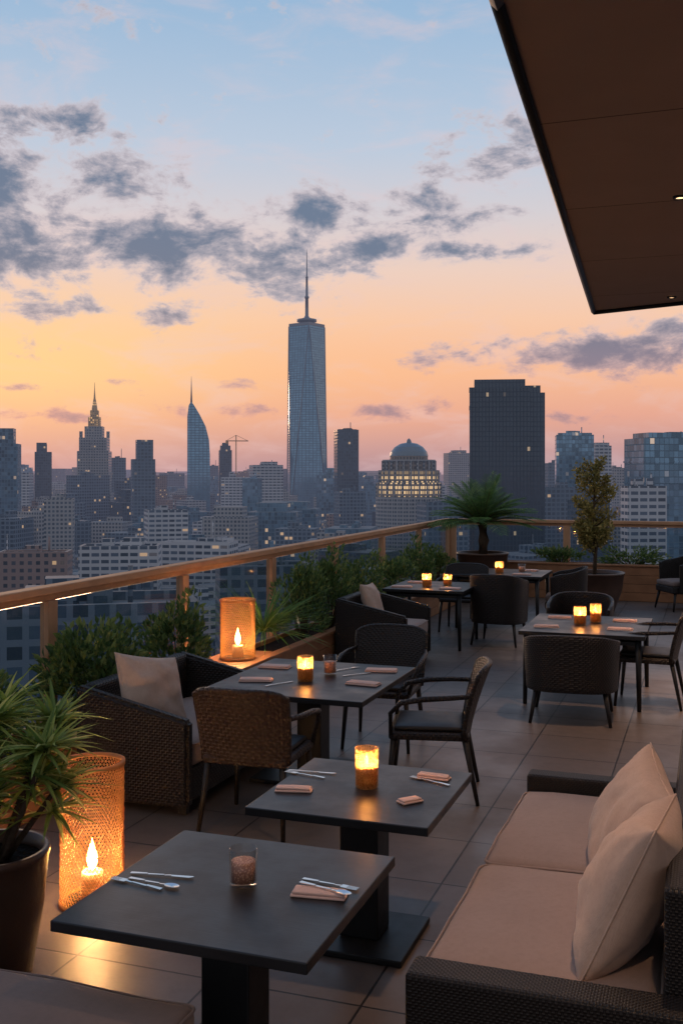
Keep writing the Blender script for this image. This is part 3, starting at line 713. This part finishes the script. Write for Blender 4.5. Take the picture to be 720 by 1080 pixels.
ctr(bm,40,0,520); ctr(bm,35,520,476); ctr(bm,31,476,462); ctr(bm,20,462,450); ctr(bm,13,450,440,1); ctr(bm,9,440,433,1)
bmlathe(bm,[(3.2*k,zt(433,D)),(2.2*k,zt(426,D)),(1.0*k,zt(420,D)),(.45*k,zt(412,D)),(.15*k,zt(403,D))],10,1)
for sx in (-1,1): bmbox(bm,sx*14*k-1.5*k,sx*14*k+1.5*k,-2*k,2*k,zt(462,D),zt(455,D),0)
for i in range(7): bmbox(bm,(-13.5+i*4.5)*k-.5,(-13.5+i*4.5)*k+.5,-16.1*k*.9-.8,-14*k,zt(519,D),zt(463,D),0)
obj('art_deco_skyscraper',bm,[FA[1],FGOLD],loc=(p.x,p.y,0),rot=(0,0,YAW+.1))
tower('office_tower',116,134,484,1600,FA[0],.2); tower('office_tower',137,165,486,1200,FA[0],.3,.8,((.72,464,.06),),True,4)
tower('office_tower',166,196,500,2400,FA[0],.2); tower('apartment_block',150,200,540,800,FA[2],.3)
D=1600; k=D/F; p=at(D,(210-360)/F*D,0); land.append((p.x,p.y,40)); bm=bmesh.new()
pr=[(-12,G),(-12,zt(440,D)),(-10.5,zt(428,D)),(-8,zt(424,D)),(-5,zt(428,D)),(1,zt(438,D)),(7,zt(450,D)),(10.5,zt(464,D)),(11.5,zt(480,D)),(11.5,G)]
a=[bm.verts.new((x*k,-9*k,z)) for x,z in pr]; b=[bm.verts.new((x*k*.96,9*k,z)) for x,z in pr]
bm.faces.new(a); bm.faces.new(b[::-1])
for i in range(len(pr)): j=(i+1)%len(pr); bm.faces.new((a[i],b[i],b[j],a[j]))
bmesh.ops.recalc_face_normals(bm,faces=bm.faces); bmtube(bm,[(-8*k,0,zt(430,D)),(-8*k,0,zt(412,D)),(-8*k,0,zt(397,D))],[1.3*k,.6*k,.12*k],6,1)
obj('curved_spire_tower',bm,[FWTC,M['spire']],loc=(p.x,p.y,0),rot=(0,0,YAW+.12))
tower('office_tower',230,245,476,1700,FA[5],.2,.8,((.8,470,0),(.5,467,0)))
tower('office_tower',218,232,492,2300,FA[0],.2)
tower('apartment_tower',262,299,492,1300,FA[2],.25,.8,((.5,487,.1),)); tower('office_tower',256,276,506,1150,FA[3],-.3)
tower('apartment_block',285,305,520,1500,FA[1],.2)
D=1550;k=D/F; p=at(D,(249-360)/F*D,0); bm=bmesh.new()
bmtube(bm,[(0,0,G),(0,0,zt(459,D))],.55*k,4); bmtube(bm,[(-11*k,0,zt(465,D)),(13*k,0,zt(465,D))],.5*k,4); bmtube(bm,[(0,0,zt(459,D)),(12*k,0,zt(464.6,D))],.2*k,4); bmtube(bm,[(0,0,zt(459,D)),(-10*k,0,zt(464.6,D))],.2*k,4)
bmbox(bm,-11*k,-8*k,-1*k,1*k,zt(468,D),zt(465.2,D))
obj('tower_crane',bm,M['crane'],loc=(p.x,p.y,0),rot=(0,0,YAW+.2))
D=1750;k=D/F; p=at(D,(323.5-360)/F*D,0); land.append((p.x,p.y,75)); bm=bmesh.new(); h=19*k; z0=zt(540,D); z1=zt(345,D)
bmbox(bm,-h,h,-h,h,G,z0)
bs=[bm.verts.new((x*h,y*h,z0+.01)) for x,y in ((-1,-1),(1,-1),(1,1),(-1,1))]; ts=[bm.verts.new((x*h,y*h,z1)) for x,y in ((0,-1),(1,0),(0,1),(-1,0))]
for i in range(4):
    bm.faces.new((bs[i],bs[(i+1)%4],ts[i])); bm.faces.new((bs[(i+1)%4],ts[(i+1)%4],ts[i]))
bm.faces.new(ts)
for i in range(4):
    for a_,b_ in ((bs[i],ts[i]),(bs[(i+1)%4],ts[i])):
        bmtube(bm,[a_.co*1.0,b_.co*1.0],.55*k,4,1)
ts2=[bm.verts.new((x*h*1.0,y*h*1.0,z)) for z in (z1+.1,z1+3*k) for x,y in ((0,-1),(1,0),(0,1),(-1,0))]
for i in range(4): f=bm.faces.new((ts2[i],ts2[(i+1)%4],ts2[4+(i+1)%4],ts2[4+i])); f.material_index=1
f=bm.faces.new(ts2[4:]); f.material_index=1
bmlathe(bm,[(8*k,z1+3*k),(8*k,z1+5*k),(10.5*k,z1+5.5*k),(10.5*k,z1+8*k),(7*k,z1+8.5*k),(3*k,z1+10*k),(1.9*k,z1+12*k),(1.7*k,z1+30*k),(2.4*k,z1+30.5*k),(2.4*k,z1+32*k),(1.4*k,z1+33*k),(1.1*k,z1+52*k),(1.6*k,z1+52.5*k),(.8*k,z1+54*k),(.35*k,z1+78*k),(0,z1+83*k)],12,1)
obj('glass_supertall_tower',bm,[FWTC,M['spire']],loc=(p.x,p.y,0),rot=(0,0,YAW+R(9)))
tower('office_tower',352,378,455,1300,FA[5],.2,.8,((.85,453,0),)); tower('office_tower',343,362,500,2000,FA[0],.2)
tower('office_tower',378,398,512,1500,FA[3],.2); tower('apartment_block',352,385,520,1150,FA[0],.3)
D=1000;k=D/F; p=at(D,(431-360)/F*D,0); land.append((p.x,p.y,50)); bm=bmesh.new()
prof=[(35,None,0),(35,524,0),(33,523.5,0),(33,509,1),(30.5,508.5,0),(30.5,496,1),(27,495.5,0),(27,487,1),(28,486.5,0),(28,485,0)]
def z_(y): return G if y is None else zt(y,D)
for i in range(len(prof)-1):
    (r0,y0,_),(r1,y1,mi)=prof[i],prof[i+1]; 
    bmlathe(bm,[(r0*k,z_(y0)),(r1*k,z_(y1))],36,mi)
bmlathe(bm,[(20*k,zt(485,D)),(20*k,zt(481,D))],36,1)
bmlathe(bm,[(20.5*k,zt(481,D)),(19*k,zt(476.5,D)),(15*k,zt(471.5,D)),(9*k,zt(468,D)),(3*k,zt(466.8,D)),(2*k,zt(464,D)),(0,zt(462,D))],36,2)
bmlathe(bm,[(28*k,zt(485,D)),(20*k,zt(485,D))],36,0)
for i in range(24):
    a=i*2*math.pi/24
    for r_,yy0,yy1 in ((33.8,524,509),(31.2,509,496),(27.8,496,486)): 
        c_=Vector((r_*k*math.cos(a),r_*k*math.sin(a),0)); bmbox(bm,c_.x-.9,c_.x+.9,c_.y-.9,c_.y+.9,zt(yy0,D),zt(yy1,D),0)
for f in bm.faces: f.smooth=False
obj('domed_building',bm,[FA[1],FDOME,M['spire']],loc=(p.x,p.y,0),rot=(0,0,YAW))
tower('office_tower',468,494,479,1800,FA[1],.2,.8,((.6,475,.1),)); tower('apartment_block',440,492,532,800,FA[0],.2)
D=820;k=D/F; p=at(D,(532-360)/F*D,0); land.append((p.x,p.y,70)); bm=bmesh.new()
def lb(x0,x1,y0,y1,yt,mi=0): bmbox(bm,(x0-532)*k,(x1-532)*k,y0*k,y1*k,G,zt(yt,D),mi)
lb(495,556,-28,24,411); lb(556.05,572,-22,30,416); 
bmbox(bm,(500-532)*k,(552-532)*k,-22*k,18*k,zt(411,D),zt(402,D)); bmbox(bm,(552.1-532)*k,(568-532)*k,-14*k,18*k,zt(416,D),zt(408,D))
for i in range(16):
    x=(496+i*4-532)*k; bmbox(bm,x-.35,x+.35,-28*k-.9,-28*k+.1,G,zt(411.6,D))
for yy in (411,430,490): bmbox(bm,(494.6-532)*k,(556.4-532)*k,-28.6*k,24.3*k,zt(yy+1.2,D),zt(yy-.4,D))
obj('dark_office_tower',bm,FDARK,loc=(p.x,p.y,0),rot=(0,0,YAW-.12))
tower('office_tower',574,590,490,1300,FA[0],.2); tower('glass_office_tower',584,626,461,1000,FA[3],-.15,.7,((.9,457,0),),True,2); tower('office_tower',622,643,472,1100,FA[2],.2,.8,((.8,467,0),))
tower('apartment_block',565,612,516,900,FA[0],.15); tower('office_block',640,662,495,1300,FA[1],.2)
tower('glass_office_building',662,745,466,620,FA[3],.18,.6,((.8,457,0),),True,8); tower('apartment_block',656,700,516,560,FA[2],.1,.5)
tower('office_block',600,640,530,700,FA[5],.2); tower('office_tower',760,820,450,900,FA[0],.2)
tower('low_rise_block',85,170,578,560,FA[2],.1,.5); tower('low_rise_block',170,250,574,620,FA[2],-.15,.5)
tower('low_rise_block',0,75,585,480,FA[4],.1,.5); tower('low_rise_block',-30,215,640,210,FA[0],.25,.55); tower('low_rise_block',225,330,600,330,FA[0],.2,.6)
def fill(bm,x,y,cell,far):
    w_=cell*random.uniform(.45,.85); d_=cell*random.uniform(.45,.85); D=math.hypot(x,y)
    h=random.uniform(12,42) if D<900 else random.uniform(18,60)
    r=random.random(); tall=False
    if D>1300 and r>.9: h=random.uniform(70,100); tall=True
    if D>2200: h*=1.12
    mi=random.choice((0,0,1,1,2,3,3,4,5)); rz=random.choice((YAW*.6,YAW*.6,.9,-.25))+random.uniform(-.03,.03)
    bmbox(bm,x-w_/2,x+w_/2,y-d_/2,y+d_/2,G,G+h,mi,rz)
    if D<2600:
        for k_ in range(random.randint(2,5)):
            a,b=x+random.uniform(-.35,.15)*w_,y+random.uniform(-.35,.15)*d_; s1,s2=random.uniform(.08,.3)*w_,random.uniform(.08,.3)*d_
            bmbox(bm,a,a+s1,b,b+s2,G+h,G+h+random.uniform(2,7),mi,rz,(x,y,0))
        if random.random()<.3: bmtube(bm,[(x,y,G+h),(x,y,G+h+random.uniform(8,18))],.4,3,mi)
    if D>900 and not tall and random.random()<.35:
        bmbox(bm,x-w_*.3,x+w_*.3,y-d_*.3,y+d_*.3,G+h,G+h*random.uniform(1.1,1.3),mi,rz)
def free(x,y,m=0):
    return all(math.hypot(x-a,y-b)>c_+m for a,b,c_ in land)
bmd=bmesh.new()
cell=58; 
for i in range(-45,46):
    for j in range(3,44):
        x,y=i*cell+random.uniform(-8,8),j*cell+random.uniform(-8,8); D=math.hypot(x,y)
        if D>2500 or D<230: continue
        b=math.atan2(x,y)+YAW
        if abs(b)>R(38) or random.random()<.12: continue
        if not free(x,y,20): continue
        if D<620:
            bm=bmesh.new(); fill(bm,0,0,cell,False)
            obj('city_building',bm,FA,loc=(x,y,0)); continue
        fill(bmd,x,y,cell,False)
cell=125
for i in range(-50,51):
    for j in range(14,62):
        x,y=i*cell+random.uniform(-30,30),j*cell+random.uniform(-30,30); D=math.hypot(x,y)
        if D<2500 or D>7500 or abs(math.atan2(x,y)+YAW)>R(34): continue
        fill(bmd,x,y,cell*.8,True)
obj('distant_city_blocks',bmd,FA)
print("objects",len(bpy.data.objects))
